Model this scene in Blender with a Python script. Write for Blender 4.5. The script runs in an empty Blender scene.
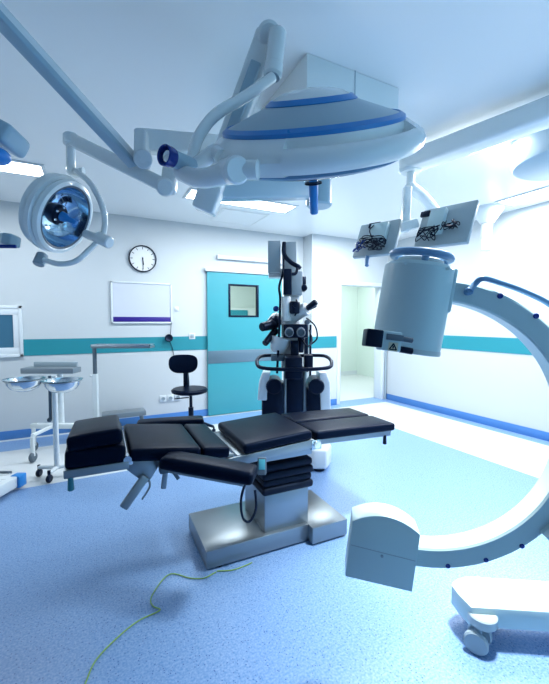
import bpy, bmesh, math, random
from mathutils import Vector, Matrix
random.seed(7)
S = bpy.context.scene
COL = S.collection
PI = math.pi
R = math.radians
V = Vector

# ------------------------------------------------------------------ camera
FPX, CH, PITCH, YAW = 366.0, 1.35, R(3.2), R(26.8)
fw = V((math.sin(YAW) * math.cos(PITCH), math.cos(YAW) * math.cos(PITCH), -math.sin(PITCH)))
rt = V((math.cos(YAW), -math.sin(YAW), 0))
up = rt.cross(fw)
CP = V((0, 0, CH))
cd = bpy.data.cameras.new('camera')
cam = bpy.data.objects.new('camera', cd)
COL.objects.link(cam)
cam.matrix_world = Matrix((rt, up, -fw)).transposed().to_4x4()
cam.location = CP
cd.sensor_fit = 'VERTICAL'
cd.sensor_height = 36
cd.lens = 36 * FPX / 684
cd.clip_start = .02
S.camera = cam


def ray(x, y): return fw + rt * ((x - 274.5) / FPX) - up * ((y - 342) / FPX)
def P(x, y, D): return CP + ray(x, y) * D            # point at depth D
def F(x, y, z=0.0):                                  # point on a level plane
    r = ray(x, y)
    return CP + r * ((z - CH) / r.z)
def WY(x, y, Y): r = ray(x, y); return CP + r * (Y / r.y)
def WX(x, y, X): r = ray(x, y); return CP + r * (X / r.x)


# ------------------------------------------------------------------ materials
def mat(name, col, rough=.5, metal=0.0, spec=.5, emit=None, estr=0, trans=0, coat=0, bump=None, noise=None, alpha=1):
    m = bpy.data.materials.new(name)
    m.use_nodes = True
    nt = m.node_tree
    b = nt.nodes['Principled BSDF']
    b.inputs['Base Color'].default_value = (*col, 1)
    b.inputs['Roughness'].default_value = rough
    b.inputs['Metallic'].default_value = metal
    b.inputs['Specular IOR Level'].default_value = spec
    b.inputs['Transmission Weight'].default_value = trans
    b.inputs['Coat Weight'].default_value = coat
    if max(col) < .03: b.inputs['Specular Tint'].default_value = (.35, .55, 1, 1)
    if emit:
        b.inputs['Emission Color'].default_value = (*emit, 1)
        b.inputs['Emission Strength'].default_value = estr
    if noise or bump:
        tc = nt.nodes.new('ShaderNodeTexCoord')
        nz = nt.nodes.new('ShaderNodeTexNoise')
        nz.inputs['Scale'].default_value = (noise or bump)[0]
        nz.inputs['Detail'].default_value = 3
        nt.links.new(tc.outputs['Object'], nz.inputs['Vector'])
        if noise:
            mr = nt.nodes.new('ShaderNodeMapRange')
            mr.inputs['To Min'].default_value = max(.02, rough - noise[1])
            mr.inputs['To Max'].default_value = rough + noise[1]
            nt.links.new(nz.outputs['Fac'], mr.inputs['Value'])
            nt.links.new(mr.outputs['Result'], b.inputs['Roughness'])
        if bump:
            bp = nt.nodes.new('ShaderNodeBump')
            bp.inputs['Strength'].default_value = bump[1]
            bp.inputs['Distance'].default_value = .004
            nt.links.new(nz.outputs['Fac'], bp.inputs['Height'])
            nt.links.new(bp.outputs['Normal'], b.inputs['Normal'])
    return m


M = {
    'wall': mat('wall_paint', (.54, .59, .62), .55, bump=(90, .06)),
    'ceil': mat('ceiling_paint', (.86, .88, .88), .3, noise=(3, .05)),
    'corr': mat('corridor_paint', (.70, .80, .76), .6, bump=(60, .05)),
    'teal': mat('teal_wall_band', (.018, .24, .30), .4, noise=(20, .05)),
    'tealdoor': mat('teal_door', (.04, .29, .35), .35, noise=(12, .05)),
    'kick': mat('door_grey_band', (.12, .20, .26), .35, metal=.3, noise=(30, .08)),
    'base': mat('blue_baseboard', (.06, .20, .50), .35, noise=(14, .06)),
    'wframe': mat('white_frame', (.66, .72, .76), .35, noise=(10, .05)),
    'pane': mat('blue_grey_pane', (.05, .15, .24), .08, noise=(5, .03)),
    'black': mat('black_plastic', (.005, .008, .018), .35, spec=.28, noise=(40, .08)),
    'rubber': mat('black_rubber', (.005, .007, .013), .6, spec=.3, bump=(80, .2)),
    'vinyl': mat('black_vinyl_pad', (.002, .005, .015), .36, spec=.08, bump=(240, .1)),
    'steel': mat('brushed_steel', (.27, .31, .34), .36, metal=.9, noise=(9, .05)),
    'steeld': mat('satin_steel', (.27, .32, .36), .38, metal=.7, noise=(12, .06)),
    'chrome': mat('chrome', (.66, .71, .75), .16, metal=1, noise=(30, .04)),
    'white': mat('white_enamel', (.72, .78, .80), .28, coat=.2, noise=(8, .05)),
    'lampw': mat('lamp_white_enamel', (.84, .90, .90), .25, coat=.3, noise=(8, .05)),
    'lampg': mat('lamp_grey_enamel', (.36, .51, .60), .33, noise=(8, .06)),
    'carm': mat('carm_grey_enamel', (.48, .64, .67), .36, coat=.1, noise=(9, .06)),
    'carmw': mat('carm_pale_enamel', (.44, .52, .54), .32, coat=.1, noise=(9, .06)),
    'blue': mat('bright_blue_plastic', (.02, .24, .64), .3, noise=(16, .06)),
    'blued': mat('dark_blue_plastic', (.006, .035, .24), .22, noise=(16, .05)),
    'bluem': mat('slate_blue_hose', (.13, .28, .48), .4, noise=(16, .06)),
    'grey': mat('grey_plastic', (.30, .38, .43), .42, noise=(16, .06)),
    'dgrey': mat('dark_grey_plastic', (.09, .13, .17), .45, noise=(16, .06)),
    'purple': mat('purple_strip', (.03, .012, .22), .35, noise=(16, .06)),
    'board': mat('whiteboard_face', (.58, .62, .70), .2, noise=(4, .04)),
    'paper': mat('clock_face_white', (.76, .79, .80), .5, noise=(30, .05)),
    'yel': mat('yellow_green_sheath', (.24, .42, .07), .45, noise=(30, .08)),
    'tealk': mat('teal_knob', (.01, .16, .22), .4, noise=(30, .05)),
    'screen': mat('teal_display', (.10, .45, .55), .2, noise=(30, .05)),
    'mirror': mat('reflector_mirror', (.50, .70, .86), .12, metal=1, noise=(22, .08)),
    'label': mat('warning_label', (.62, .60, .45), .5, noise=(30, .05)),
    'panel': mat('ceiling_light_diffuser', (.9, .95, 1), .4, emit=(.88, .95, 1), estr=9),
    'monitorgrey': mat('monitor_grey_shell', (.34, .43, .47), .4, noise=(16, .06)),
    'beige': mat('beige_cabinet', (.55, .62, .60), .4, noise=(16, .06)),
    'light': mat('microscope_white', (.68, .74, .78), .3, noise=(16, .06)),
}
# clear glass of lamp lens and door window
g = mat('clear_glass', (.92, .97, 1), .03, trans=1)
g.node_tree.nodes['Principled BSDF'].inputs['IOR'].default_value = 1.06
M['glass'] = g


def floor_material():
    m = bpy.data.materials.new('speckled_blue_vinyl')
    m.use_nodes = True
    nt = m.node_tree
    N, L = nt.nodes.new, nt.links.new
    b = nt.nodes['Principled BSDF']
    tc = N('ShaderNodeTexCoord')
    sx = N('ShaderNodeSeparateXYZ')
    L(tc.outputs['Object'], sx.inputs[0])

    def cmp(sock, val):
        n = N('ShaderNodeMath'); n.operation = 'LESS_THAN'
        L(sock, n.inputs[0]); n.inputs[1].default_value = val
        return n.outputs[0]

    def op(o, a, c):
        n = N('ShaderNodeMath'); n.operation = o
        L(a, n.inputs[0]); L(c, n.inputs[1])
        return n.outputs[0]
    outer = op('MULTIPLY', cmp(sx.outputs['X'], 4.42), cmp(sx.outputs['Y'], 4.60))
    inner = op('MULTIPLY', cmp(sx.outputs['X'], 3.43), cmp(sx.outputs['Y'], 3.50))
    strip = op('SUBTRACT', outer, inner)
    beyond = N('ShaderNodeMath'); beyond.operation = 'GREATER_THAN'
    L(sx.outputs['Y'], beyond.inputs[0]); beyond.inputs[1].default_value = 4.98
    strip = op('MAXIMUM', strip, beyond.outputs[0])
    # soft mottling
    n1 = N('ShaderNodeTexNoise'); n1.inputs['Scale'].default_value = 110; n1.inputs['Detail'].default_value = 5
    L(tc.outputs['Object'], n1.inputs['Vector'])
    r1 = N('ShaderNodeValToRGB')
    r1.color_ramp.elements[0].position = .35; r1.color_ramp.elements[0].color = (.11, .255, .50, 1)
    r1.color_ramp.elements[1].position = .65; r1.color_ramp.elements[1].color = (.25, .375, .60, 1)
    L(n1.outputs['Fac'], r1.inputs[0])
    # dark flecks
    vo = N('ShaderNodeTexVoronoi'); vo.inputs['Scale'].default_value = 78
    L(tc.outputs['Object'], vo.inputs['Vector'])
    r2 = N('ShaderNodeValToRGB')
    r2.color_ramp.elements[0].position = .16; r2.color_ramp.elements[0].color = (1, 1, 1, 1)
    r2.color_ramp.elements[1].position = .24; r2.color_ramp.elements[1].color = (0, 0, 0, 1)
    L(vo.outputs['Distance'], r2.inputs[0])
    sc = N('ShaderNodeSeparateColor'); L(vo.outputs['Color'], sc.inputs[0])
    gate = cmp(sc.outputs['Red'], .55)
    fl = op('MULTIPLY', gate, r2.outputs['Color'])
    mx = N('ShaderNodeMix'); mx.data_type = 'RGBA'
    L(fl, mx.inputs['Factor']); L(r1.outputs['Color'], mx.inputs['A']); mx.inputs['B'].default_value = (.03, .10, .30, 1)
    mw = N('ShaderNodeMix'); mw.data_type = 'RGBA'
    L(strip, mw.inputs['Factor']); L(mx.outputs['Result'], mw.inputs['A']); mw.inputs['B'].default_value = (.60, .64, .66, 1)
    L(mw.outputs['Result'], b.inputs['Base Color'])
    b.inputs['Roughness'].default_value = .38
    b.inputs['Specular IOR Level'].default_value = .45
    return m


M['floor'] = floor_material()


# ------------------------------------------------------------------ mesh helpers
def frame(o, z, x=None):
    z = V(z).normalized()
    x = V(x) if x is not None else (V((0, 0, 1)) if abs(z.z) < .9 else V((1, 0, 0)))
    x = (x - z * x.dot(z)).normalized()
    y = z.cross(x)
    m = Matrix((x, y, z)).transposed().to_4x4()
    m.translation = V(o)
    return m


def spline(pts, n=6, closed=False):
    pts = [V(p) for p in pts]
    k = len(pts)
    out = []
    for i in range(k if closed else k - 1):
        if closed:
            p0, p1, p2, p3 = pts[(i - 1) % k], pts[i], pts[(i + 1) % k], pts[(i + 2) % k]
        else:
            p1, p2 = pts[i], pts[i + 1]
            p0 = pts[i - 1] if i else p1 * 2 - p2
            p3 = pts[i + 2] if i + 2 < k else p2 * 2 - p1
        for j in range(n):
            t = j / n
            out.append(.5 * ((2 * p1) + (p2 - p0) * t + (2 * p0 - 5 * p1 + 4 * p2 - p3) * t * t + (3 * p1 - p0 - 3 * p2 + p3) * t ** 3))
    if not closed:
        out.append(pts[-1])
    return out


class MB:
    def __init__(s): s.bm = bmesh.new()

    def _join(s, tb, Mx=None):
        if Mx is not None:
            tb.transform(Mx)
        me = bpy.data.meshes.new('t')
        tb.to_mesh(me); tb.free()
        s.bm.from_mesh(me)
        bpy.data.meshes.remove(me)
        return s

    def box(s, c, d, bev=0.0, Mx=None, seg=2):
        tb = bmesh.new()
        bmesh.ops.create_cube(tb, size=1, matrix=Matrix.Translation(V(c)) @ Matrix.Diagonal((*d, 1)))
        if bev:
            bmesh.ops.bevel(tb, geom=tb.edges[:], offset=bev, segments=seg, profile=.5, affect='EDGES')
        return s._join(tb, Mx)

    def cushion(s, c, d, bev=.02, Mx=None, puff=.008):
        tb = bmesh.new()
        bmesh.ops.create_cube(tb, size=1, matrix=Matrix.Diagonal((*d, 1)))
        bmesh.ops.bevel(tb, geom=tb.edges[:], offset=bev, segments=4, profile=.5, affect='EDGES')
        bmesh.ops.subdivide_edges(tb, edges=[e for e in tb.edges if e.calc_length() > .08], cuts=5, use_grid_fill=True)
        for v in tb.verts:
            if v.co.z > 0:
                v.co.z += puff * max(0, 1 - (2 * v.co.x / d[0]) ** 2) * max(0, 1 - (2 * v.co.y / d[1]) ** 2)
            v.co += V(c)
        return s._join(tb, Mx)

    def lathe(s, prof, Mx=None, seg=40, a0=0, a1=2 * PI):
        tb = bmesh.new()
        full = abs(a1 - a0 - 2 * PI) < 1e-6
        n = seg if full else seg + 1
        rings = []
        for r, z in prof:
            if r < 1e-6 and full:
                rings.append([tb.verts.new((0, 0, z))])
            else:
                rings.append([tb.verts.new((r * math.cos(a0 + (a1 - a0) * i / seg), r * math.sin(a0 + (a1 - a0) * i / seg), z)) for i in range(n)])
        for a, b in zip(rings, rings[1:]):
            for i in range(seg):
                j = (i + 1) % n if full else i + 1
                if len(a) == 1 and len(b) == 1: continue
                if len(a) == 1: tb.faces.new((a[0], b[i], b[j]))
                elif len(b) == 1: tb.faces.new((a[i], a[j], b[0]))
                else: tb.faces.new((a[i], a[j], b[j], b[i]))
        if not full:
            for k in (0, -1):
                vs = [r[k] for r in rings]
                if len(set(vs)) > 2:
                    try: tb.faces.new(vs)
                    except ValueError: pass
        bmesh.ops.recalc_face_normals(tb, faces=tb.faces[:])
        return s._join(tb, Mx)

    def cyl(s, p0, p1, r0, r1=None, seg=24, bev=0.0):
        p0, p1 = V(p0), V(p1)
        r1 = r0 if r1 is None else r1
        h = (p1 - p0).length
        b = min(bev, h * .45, min(r0, r1) * .9)
        prof = [(0, 0), (r0 - b, 0)] + ([(r0, b), (r1, h - b)] if b else [(r0, 0), (r1, h)][1:] if False else [(r1, h)]) + ([(r1 - b, h)] if b else []) + [(0, h)]
        return s.lathe(prof, frame(p0, p1 - p0), seg)

    def tube(s, pts, r, closed=False, seg=10, n=6, smooth=True, sq=None):
        if smooth and len(pts) > 2:
            ps = spline(pts, n, closed)
        else:
            ps = [V(p) for p in pts]
        k = len(ps)
        tb = bmesh.new()
        prev = None
        rings = []
        for i, p in enumerate(ps):
            a = ps[(i - 1) % k] if (closed or i) else p
            b = ps[(i + 1) % k] if (closed or i < k - 1) else p
            t = (b - a).normalized()
            if prev is None:
                x = V((0, 0, 1)) if abs(t.z) < .9 else V((1, 0, 0))
            else:
                x = prev
            x = (x - t * x.dot(t)).normalized()
            prev = x
            y = t.cross(x)
            rr = r(i / (k - 1)) if callable(r) else r
            rings.append([tb.verts.new(p + x * (rr * math.cos(2 * PI * j / seg)) + y * (rr * math.sin(2 * PI * j / seg))) for j in range(seg)])
        for i in range(k if closed else k - 1):
            A, B = rings[i], rings[(i + 1) % k]
            for j in range(seg):
                tb.faces.new((A[j], A[(j + 1) % seg], B[(j + 1) % seg], B[j]))
        if not closed:
            tb.faces.new(rings[0][::-1]); tb.faces.new(rings[-1])
        bmesh.ops.recalc_face_normals(tb, faces=tb.faces[:])
        return s._join(tb)

    def beam(s, p0, p1, w, h, upv=(0, 0, 1), bev=.01, w1=None, h1=None, seg=3):
        """box beam p0->p1; w across, h along upv; optional taper"""
        p0, p1 = V(p0), V(p1)
        z = (p1 - p0)
        ln = z.length
        m = frame(p0, z, upv)      # local x ~ up, y ~ side
        tb = bmesh.new()
        w1 = w1 or w; h1 = h1 or h
        vs = []
        for zz, ww, hh in ((0, w, h), (ln, w1, h1)):
            vs.append([tb.verts.new((sx * hh / 2, sy * ww / 2, zz)) for sx, sy in ((-1, -1), (1, -1), (1, 1), (-1, 1))])
        a, b = vs
        tb.faces.new(a[::-1]); tb.faces.new(b)
        for i in range(4):
            tb.faces.new((a[i], a[(i + 1) % 4], b[(i + 1) % 4], b[i]))
        bmesh.ops.recalc_face_normals(tb, faces=tb.faces[:])
        if bev:
            bmesh.ops.bevel(tb, geom=tb.edges[:], offset=bev, segments=seg, profile=.5, affect='EDGES')
        return s._join(tb, m)

    def prism(s, poly, z0, z1, Mx=None, bev=0.0, seg=2):
        tb = bmesh.new()
        a = [tb.verts.new((x, y, z0)) for x, y in poly]
        b = [tb.verts.new((x, y, z1)) for x, y in poly]
        n = len(poly)
        tb.faces.new(a[::-1]); tb.faces.new(b)
        for i in range(n):
            tb.faces.new((a[i], a[(i + 1) % n], b[(i + 1) % n], b[i]))
        bmesh.ops.recalc_face_normals(tb, faces=tb.faces[:])
        if bev:
            ed = [e for e in tb.edges if len(e.link_faces) == 2 and e.calc_face_angle(0) > .6]
            bmesh.ops.bevel(tb, geom=ed, offset=bev, segments=seg, profile=.5, affect='EDGES')
        return s._join(tb, Mx)

    def ball(s, c, r, sc=(1, 1, 1), Mx=None):
        tb = bmesh.new()
        bmesh.ops.create_uvsphere(tb, u_segments=24, v_segments=14, radius=r)
        tb.transform(Matrix.Translation(V(c)) @ Matrix.Diagonal((*sc, 1)))
        return s._join(tb, Mx)


ROOT = {}


def obj(name, mb, m, parent=None, origin=None, label=None, ang=38):
    me = bpy.data.meshes.new(name)
    mb.bm.normal_update()
    mb.bm.to_mesh(me); mb.bm.free()
    o = bpy.data.objects.new(name, me)
    COL.objects.link(o)
    if parent is not None:
        me.transform(ROOT[parent.name].inverted())
        o.parent = parent
        ROOT[o.name] = ROOT[parent.name]
    else:
        t = V(origin) if origin is not None else V((0, 0, 0))
        me.transform(Matrix.Translation(-t))
        o.location = t
        ROOT[o.name] = Matrix.Translation(t)
    for p in me.polygons: p.use_smooth = True
    me.set_sharp_from_angle(angle=R(ang))
    me.materials.append(M[m])
    if label: o['label'] = label
    return o


def thing(name, label, cat, loc=(0, 0, 0), rz=0.0, group=None):
    o = bpy.data.objects.new(name, None)
    o.empty_display_size = .1
    COL.objects.link(o)
    o.location = V(loc); o.rotation_euler = (0, 0, rz)
    o['label'] = label; o['category'] = cat
    if group: o['group'] = group
    ROOT[o.name] = Matrix.Translation(V(loc)) @ Matrix.Rotation(rz, 4, 'Z')
    return o


def tag(o, label, cat, group=None):
    o['label'] = label; o['category'] = cat
    if group: o['group'] = group
    return o


def struct(name, mb, m, parent=None):
    o = obj(name, mb, m, parent)
    if parent is None: o['kind'] = 'structure'
    return o


def dup(root, loc, label, rz=None):
    r = root.copy(); COL.objects.link(r)
    r.location = V(loc)
    if rz is not None: r.rotation_euler = (0, 0, rz)
    r['label'] = label
    for ch in list(root.children):
        c = ch.copy(); COL.objects.link(c); c.parent = r
        for gch in ch.children:
            d = gch.copy(); COL.objects.link(d); d.parent = c
    return r


def span(x0, x1, y0, y1, z0, z1, bev=0.0):
    return MB().box(((x0 + x1) / 2, (y0 + y1) / 2, (z0 + z1) / 2), (x1 - x0, y1 - y0, z1 - z0), bev)


def addspan(mb, x0, x1, y0, y1, z0, z1, bev=0.0):
    return mb.box(((x0 + x1) / 2, (y0 + y1) / 2, (z0 + z1) / 2), (x1 - x0, y1 - y0, z1 - z0), bev)


def camframe(lat, D, z=0.0):
    """matrix whose x is to the right, y away, z up as seen square-on at depth D, lateral offset lat"""
    f2 = V((fw.x, fw.y, 0)).normalized()
    m = Matrix((rt, f2, V((0, 0, 1)))).transposed().to_4x4()
    m.translation = f2 * D + rt * lat + V((0, 0, z))
    return m


# ------------------------------------------------------------------ the setting
CZ = 2.69            # ceiling
YB = 5.06            # back wall face
YR = 4.80            # front face of the wall round the open doorway
XN = 3.07            # niche side
XR = 4.60            # right wall
XL = -2.4
DX0, DX1 = 3.60, 4.50
struct('floor', span(XL - .1, 6.2, -2.5, 8.0, -.08, 0), 'floor')
struct('ceiling', span(XL - .1, XR + .2, -2.0, YB + .15, CZ, CZ + .1), 'ceil')
w = span(XL, 1.62, YB, YB + .12, 0, CZ)
addspan(w, 1.62, 2.62, YB, YB + .12, 2.0, CZ)
addspan(w, 2.62, XN + .02, YB, YB + .12, 0, CZ)
struct('wall_back', w, 'wall')
w = span(XN, DX0, YR, YB + .12, 0, CZ)
addspan(w, DX0, DX1, YR, YR + .16, 1.95, CZ)
addspan(w, DX1, 6.2, YR, YR + .16, 0, CZ)
struct('wall_doorway', w, 'wall')
struct('wall_right', span(XR, XR + .12, -2.0, YR + .16, 0, CZ), 'wall')
struct('wall_left', span(XL - .12, XL, -2.0, YB, 0, CZ), 'wall')
struct('wall_front_blocker', span(XL, 1.3, -2.1, -2.0, 0, CZ), 'wall')  # unseen partial wall, added to hold fill light off the left front
w = span(.6, 6.2, 7.4, 7.5, 0, 2.6)
addspan(w, 6.1, 6.2, 4.9, 7.4, 0, 2.6)
addspan(w, .5, .6, 5.2, 7.5, 0, 2.6)
addspan(w, 3.55, 3.65, YB + .12, 7.4, 0, 2.6)  # unseen partition, added to keep the room behind the teal door dim
struct('wall_corridor', w, 'corr')
struct('ceiling_corridor', span(.5, 6.2, YB + .15, 7.5, 2.6, 2.7), 'wall')
cb = span(.6, 6.1, 7.38, 7.4, 0, .1)
struct('baseboard_corridor', cb, 'wframe')

# baseboards and teal bands
b = span(XL, 1.55, YB - .012, YB, 0, .1, .003)
addspan(b, 2.66, XN, YB - .012, YB, 0, .1, .003)
struct('baseboard_back', b, 'base')
b = span(XN - .012, DX0, YR - .012, YR, 0, .1, .003)
addspan(b, XN - .012, XN, YR, YB - .012, 0, .1, .003)
struct('baseboard_doorway', b, 'base')
struct('baseboard_right', span(XR - .012, XR, -2, YR, 0, .1, .003), 'base')
struct('trim_1', span(-.695, 1.55, YB - .006, YB, .955, 1.145), 'teal')
b = span(2.66, XN, YB - .006, YB, .955, 1.145)
addspan(b, XN - .006, XN, YR, YB - .006, .935, 1.115)
addspan(b, XN - .006, DX0 - .06, YR - .006, YR, .935, 1.115)
struct('trim_2', b, 'teal')
struct('trim_3', span(XR - .006, XR, -2, YR - .2, .96, 1.15), 'teal')
# frame of the open doorway
b = span(DX0 - .05, DX0 + .012, YR - .02, YR + .17, 0, 2.0, .004)
addspan(b, DX1 - .012, DX1 + .05, YR - .02, YR + .17, 0, 2.0, .004)
addspan(b, DX0, DX1, YR - .02, YR + .17, 1.94, 2.0, .004)
struct('trim_4', b, 'wframe')
# corner pole beside the right wall
tag(obj('wall_pipe', MB().cyl((4.57, YR - .03, 0), (4.57, YR - .03, 1.95), .018), 'grey'), 'thin grey vertical pipe in the room corner beside the open doorway', 'pipe')

# window on the left
X1 = WY(22, 306, YB).x
zt, zb = 1.53, .945
win = MB()
addspan(win, X1 - 1.2, X1, YB - .03, YB, zt - .035, zt, .004)
addspan(win, X1 - 1.2, X1, YB - .03, YB, zb, zb + .035, .004)
addspan(win, X1 - .035, X1, YB - .03, YB, zb, zt, .004)
addspan(win, X1 - 1.2, X1 - 1.165, YB - .03, YB, zb, zt, .004)
wo = struct('window_1', win, 'wframe')
px1 = WY(13.5, 330, YB).x
sash = MB()
addspan(sash, X1 - 1.165, X1 - .035, YB - .022, YB, 1.425, zt - .035, .003)
addspan(sash, X1 - 1.165, X1 - .035, YB - .022, YB, zb + .035, 1.055, .003)
addspan(sash, px1, X1 - .035, YB - .022, YB, 1.055, 1.425, .003)
obj('window_sash', sash, 'wframe', wo)
obj('window_pane', span(X1 - 1.165, px1, YB - .012, YB, 1.055, 1.425), 'pane', wo)

# teal sliding door
dx0, dx1 = WY(207.8, 340, YB - .05).x, 2.66
d0 = struct('door_1', (lambda m: (addspan(m, dx0, 1.80, YB - .05, YB - .005, .01, 2.045),
                                  addspan(m, 2.26, dx1, YB - .05, YB - .005, .01, 2.045),
                                  addspan(m, 1.80, 2.26, YB - .05, YB - .005, .01, 1.425),
                                  addspan(m, 1.80, 2.26, YB - .05, YB - .005, 1.88, 2.045), m)[-1])(MB()), 'tealdoor')
m_ = MB()
for a in ((1.79, 1.82, 1.415, 1.89), (2.235, 2.265, 1.415, 1.89)): addspan(m_, a[0], a[1], YB - .058, YB - .002, a[2], a[3], .002)
for a in ((1.82, 2.235, 1.415, 1.44), (1.82, 2.235, 1.865, 1.89)): addspan(m_, a[0], a[1], YB - .058, YB - .002, a[2], a[3], .002)
obj('door_window_frame', m_, 'black', d0)
obj('door_window_pane', span(1.82, 2.235, YB - .032, YB - .026, 1.44, 1.865), 'glass', d0)
obj('door_kick_band', span(dx0, dx1, YB - .056, YB - .05, .755, .935, .001), 'kick', d0)
b = span(1.66, 2.75, YB - .06, YB, 2.235, 2.285, .006)
addspan(b, 1.63, 1.66, YB - .065, YB, 2.23, 2.29, .006)
struct('trim_5', b, 'wframe')
b = span(dx0 - .03, dx1 + .03, YB - .075, YB, 2.05, 2.10, .006)
struct('trim_6', b, 'wframe')
# white door leaf standing open in the corridor
m_ = MB().box((0, .45, .98), (.04, .9, 1.94), .003, Matrix.Translation((DX0 + .03, YR + .2, 0)) @ Matrix.Rotation(R(-12), 4, 'Z'))
d2 = struct('door_2', m_, 'wframe')
hp = Matrix.Translation((DX0 + .03, YR + .2, 0)) @ Matrix.Rotation(R(-12), 4, 'Z')
hm = MB()
hm.cyl(hp @ V((.02, .82, 1.02)), hp @ V((.07, .82, 1.02)), .01)
hm.cyl(hp @ V((.07, .83, 1.02)), hp @ V((.07, .70, 1.02)), .009)
hm.box((.022, .82, .99), (.006, .035, .16), .002, hp)
obj('door_handle', hm, 'dgrey', d2)
# cabinet glimpsed through the door window
t = thing('storage_cabinet', 'pale cabinet glimpsed through the small window of the teal door', 'cabinet', (2.9, 7.15, 0))
obj('body', span(2.30, 3.50, 6.95, 7.36, 0, 1.62, .01), 'beige', t)
obj('door', span(2.31, 2.89, 6.93, 6.95, .05, 1.58, .004), 'teal', t)
obj('door', span(2.91, 3.49, 6.93, 6.95, .05, 1.58, .004), 'beige', t)

# wall fittings -------------------------------------------------------------
c = WY(142.5, 259, YB)
t = thing('wall_clock', 'round white wall clock with thin black rim above the whiteboard', 'clock', (c.x, YB, c.z))
fr = frame((c.x, YB, c.z), (0, -1, 0), (0, 0, 1))
obj('rim', MB().lathe([(.158, 0), (.172, 0), (.172, .032), (.158, .036), (.158, 0)], fr, 48), 'black', t)
obj('face', MB().lathe([(.158, .004), (.158, .018), (0, .018)], fr, 48), 'paper', t)
for k in range(12):
    q = Matrix.Rotation(2 * PI * k / 12, 4, 'Z')
    obj('hour_mark', MB().box((.135, 0, .0185), (.028, .007, .002), 0, fr @ q), 'black', t)
m_ = MB().box((-.03, 0, .0205), (.1, .010, .002), 0, fr @ Matrix.Rotation(R(8), 4, 'Z'))
obj('hour_hand', m_, 'black', t)
m_ = MB().box((-.055, 0, .0235), (.15, .006, .002), 0, fr @ Matrix.Rotation(R(2), 4, 'Z')).cyl(fr @ V((0, 0, .018)), fr @ V((0, 0, .027)), .008)
obj('minute_hand', m_, 'black', t)

p0, p1 = WY(110.3, 281, YB), WY(172, 323, YB)
x0, x1, z0, z1 = p0.x, p1.x, p1.z - .005, p0.z
t = thing('whiteboard', 'white wall whiteboard with silver frame and purple strip along its bottom', 'whiteboard', ((x0 + x1) / 2, YB, z0))
m_ = MB()
for a in ((x0, x1, z1 - .02, z1), (x0, x1, z0, z0 + .02), (x0, x0 + .02, z0, z1), (x1 - .02, x1, z0, z1)):
    addspan(m_, a[0], a[1], YB - .028, YB, a[2], a[3], .003)
obj('frame', m_, 'wframe', t)
obj('panel', span(x0 + .02, x1 - .02, YB - .018, YB, z0 + .02, z1 - .02), 'board', t)
obj('strip', span(x0 + .022, x1 - .022, YB - .022, YB - .018, z0 + .022, z0 + .085, .001), 'purple', t, label='dark purple strip')

c = WY(168, 338.5, YB)
t = thing('cable_reel', 'small black round device with a hanging cable on the teal band below the whiteboard', 'device', c)
obj('housing', MB().lathe([(0, .0), (.02, 0), (.045, .03), (.052, .07), (.044, .075), (0, .05)], frame((c.x, YB, c.z), (0, -1, .15))), 'black', t)
obj('cable', MB().tube([WY(171, 323, YB) + V((0, -.02, 0)), (c.x + .03, YB - .015, c.z + .06), (c.x + .0, YB - .03, c.z), (c.x + .05, YB - .015, c.z - .12), (c.x + .08, YB - .012, c.z - .3)], .004), 'black', t)

c = WY(192, 336, YB)
t = thing('light_switch', 'white square wall switch on the teal band beside the teal door', 'switch', c)
obj('plate', MB().box((c.x, YB - .006, c.z), (.085, .012, .085), .003), 'wframe', t)
obj('rocker', MB().box((c.x, YB - .014, c.z), (.05, .008, .05), .002), 'grey', t)
c = WY(176.5, 309, YB)
t = thing('light_switch', 'small white wall switch right beside the whiteboard', 'switch', c)
obj('plate', MB().box((c.x, YB - .005, c.z), (.06, .01, .06), .003), 'wframe', t)
obj('rocker', MB().box((c.x, YB - .012, c.z), (.035, .006, .035), .002), 'wframe', t)
base = None
for k, lb in enumerate(('leftmost of three white power sockets low on the back wall', 'middle of three white power sockets low on the back wall', 'rightmost of three white power sockets low on the back wall, beside the stool')):
    c = WY(163 + 7.4 * k, 398.5, YB)
    if base is None:
        base = thing('power_socket', lb, 'socket', c, 0, 'row of power sockets on the back wall')
        obj('plate', MB().box((c.x, YB - .006, c.z), (.088, .012, .088), .003), 'wframe', base)
        obj('insert', MB().lathe([(0, 0), (.024, 0), (.024, .012), (.02, .012), (.018, .004), (0, .004)], frame((c.x, YB - .014, c.z), (0, -1, 0))), 'grey', base)
    else:
        dup(base, (c.x, c.y, base.location.z), lb)
c = V((WY(300, 400, YB).x, YB, .3))

# ------------------------------------------------------------------ ceiling lights
def ceiling_light(x0, x1, y0, y1, label):
    t = thing('ceiling_light', label, 'ceiling light', ((x0 + x1) / 2, (y0 + y1) / 2, CZ), 0, 'recessed ceiling light panels')
    m_ = MB()
    e = .03
    for a in ((x0, x1, y0, y0 + e), (x0, x1, y1 - e, y1), (x0, x0 + e, y0 + e, y1 - e), (x1 - e, x1, y0 + e, y1 - e)):
        addspan(m_, a[0], a[1], a[2], a[3], CZ - .012, CZ, .002)
    obj('trim_ring', m_, 'wframe', t)
    obj('diffuser', span(x0 + e, x1 - e, y0 + e, y1 - e, CZ - .009, CZ - .001), 'panel', t)
    return t


def lamp(name, loc, sx, sy, power, col=(.93, .98, 1), rot=None):
    l = bpy.data.lights.new(name, 'AREA')
    l.shape = 'RECTANGLE'; l.size = sx; l.size_y = sy
    l.energy = power; l.color = col
    o = bpy.data.objects.new(name, l); COL.objects.link(o)
    o.location = loc
    if rot: o.rotation_euler = rot
    return o


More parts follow.
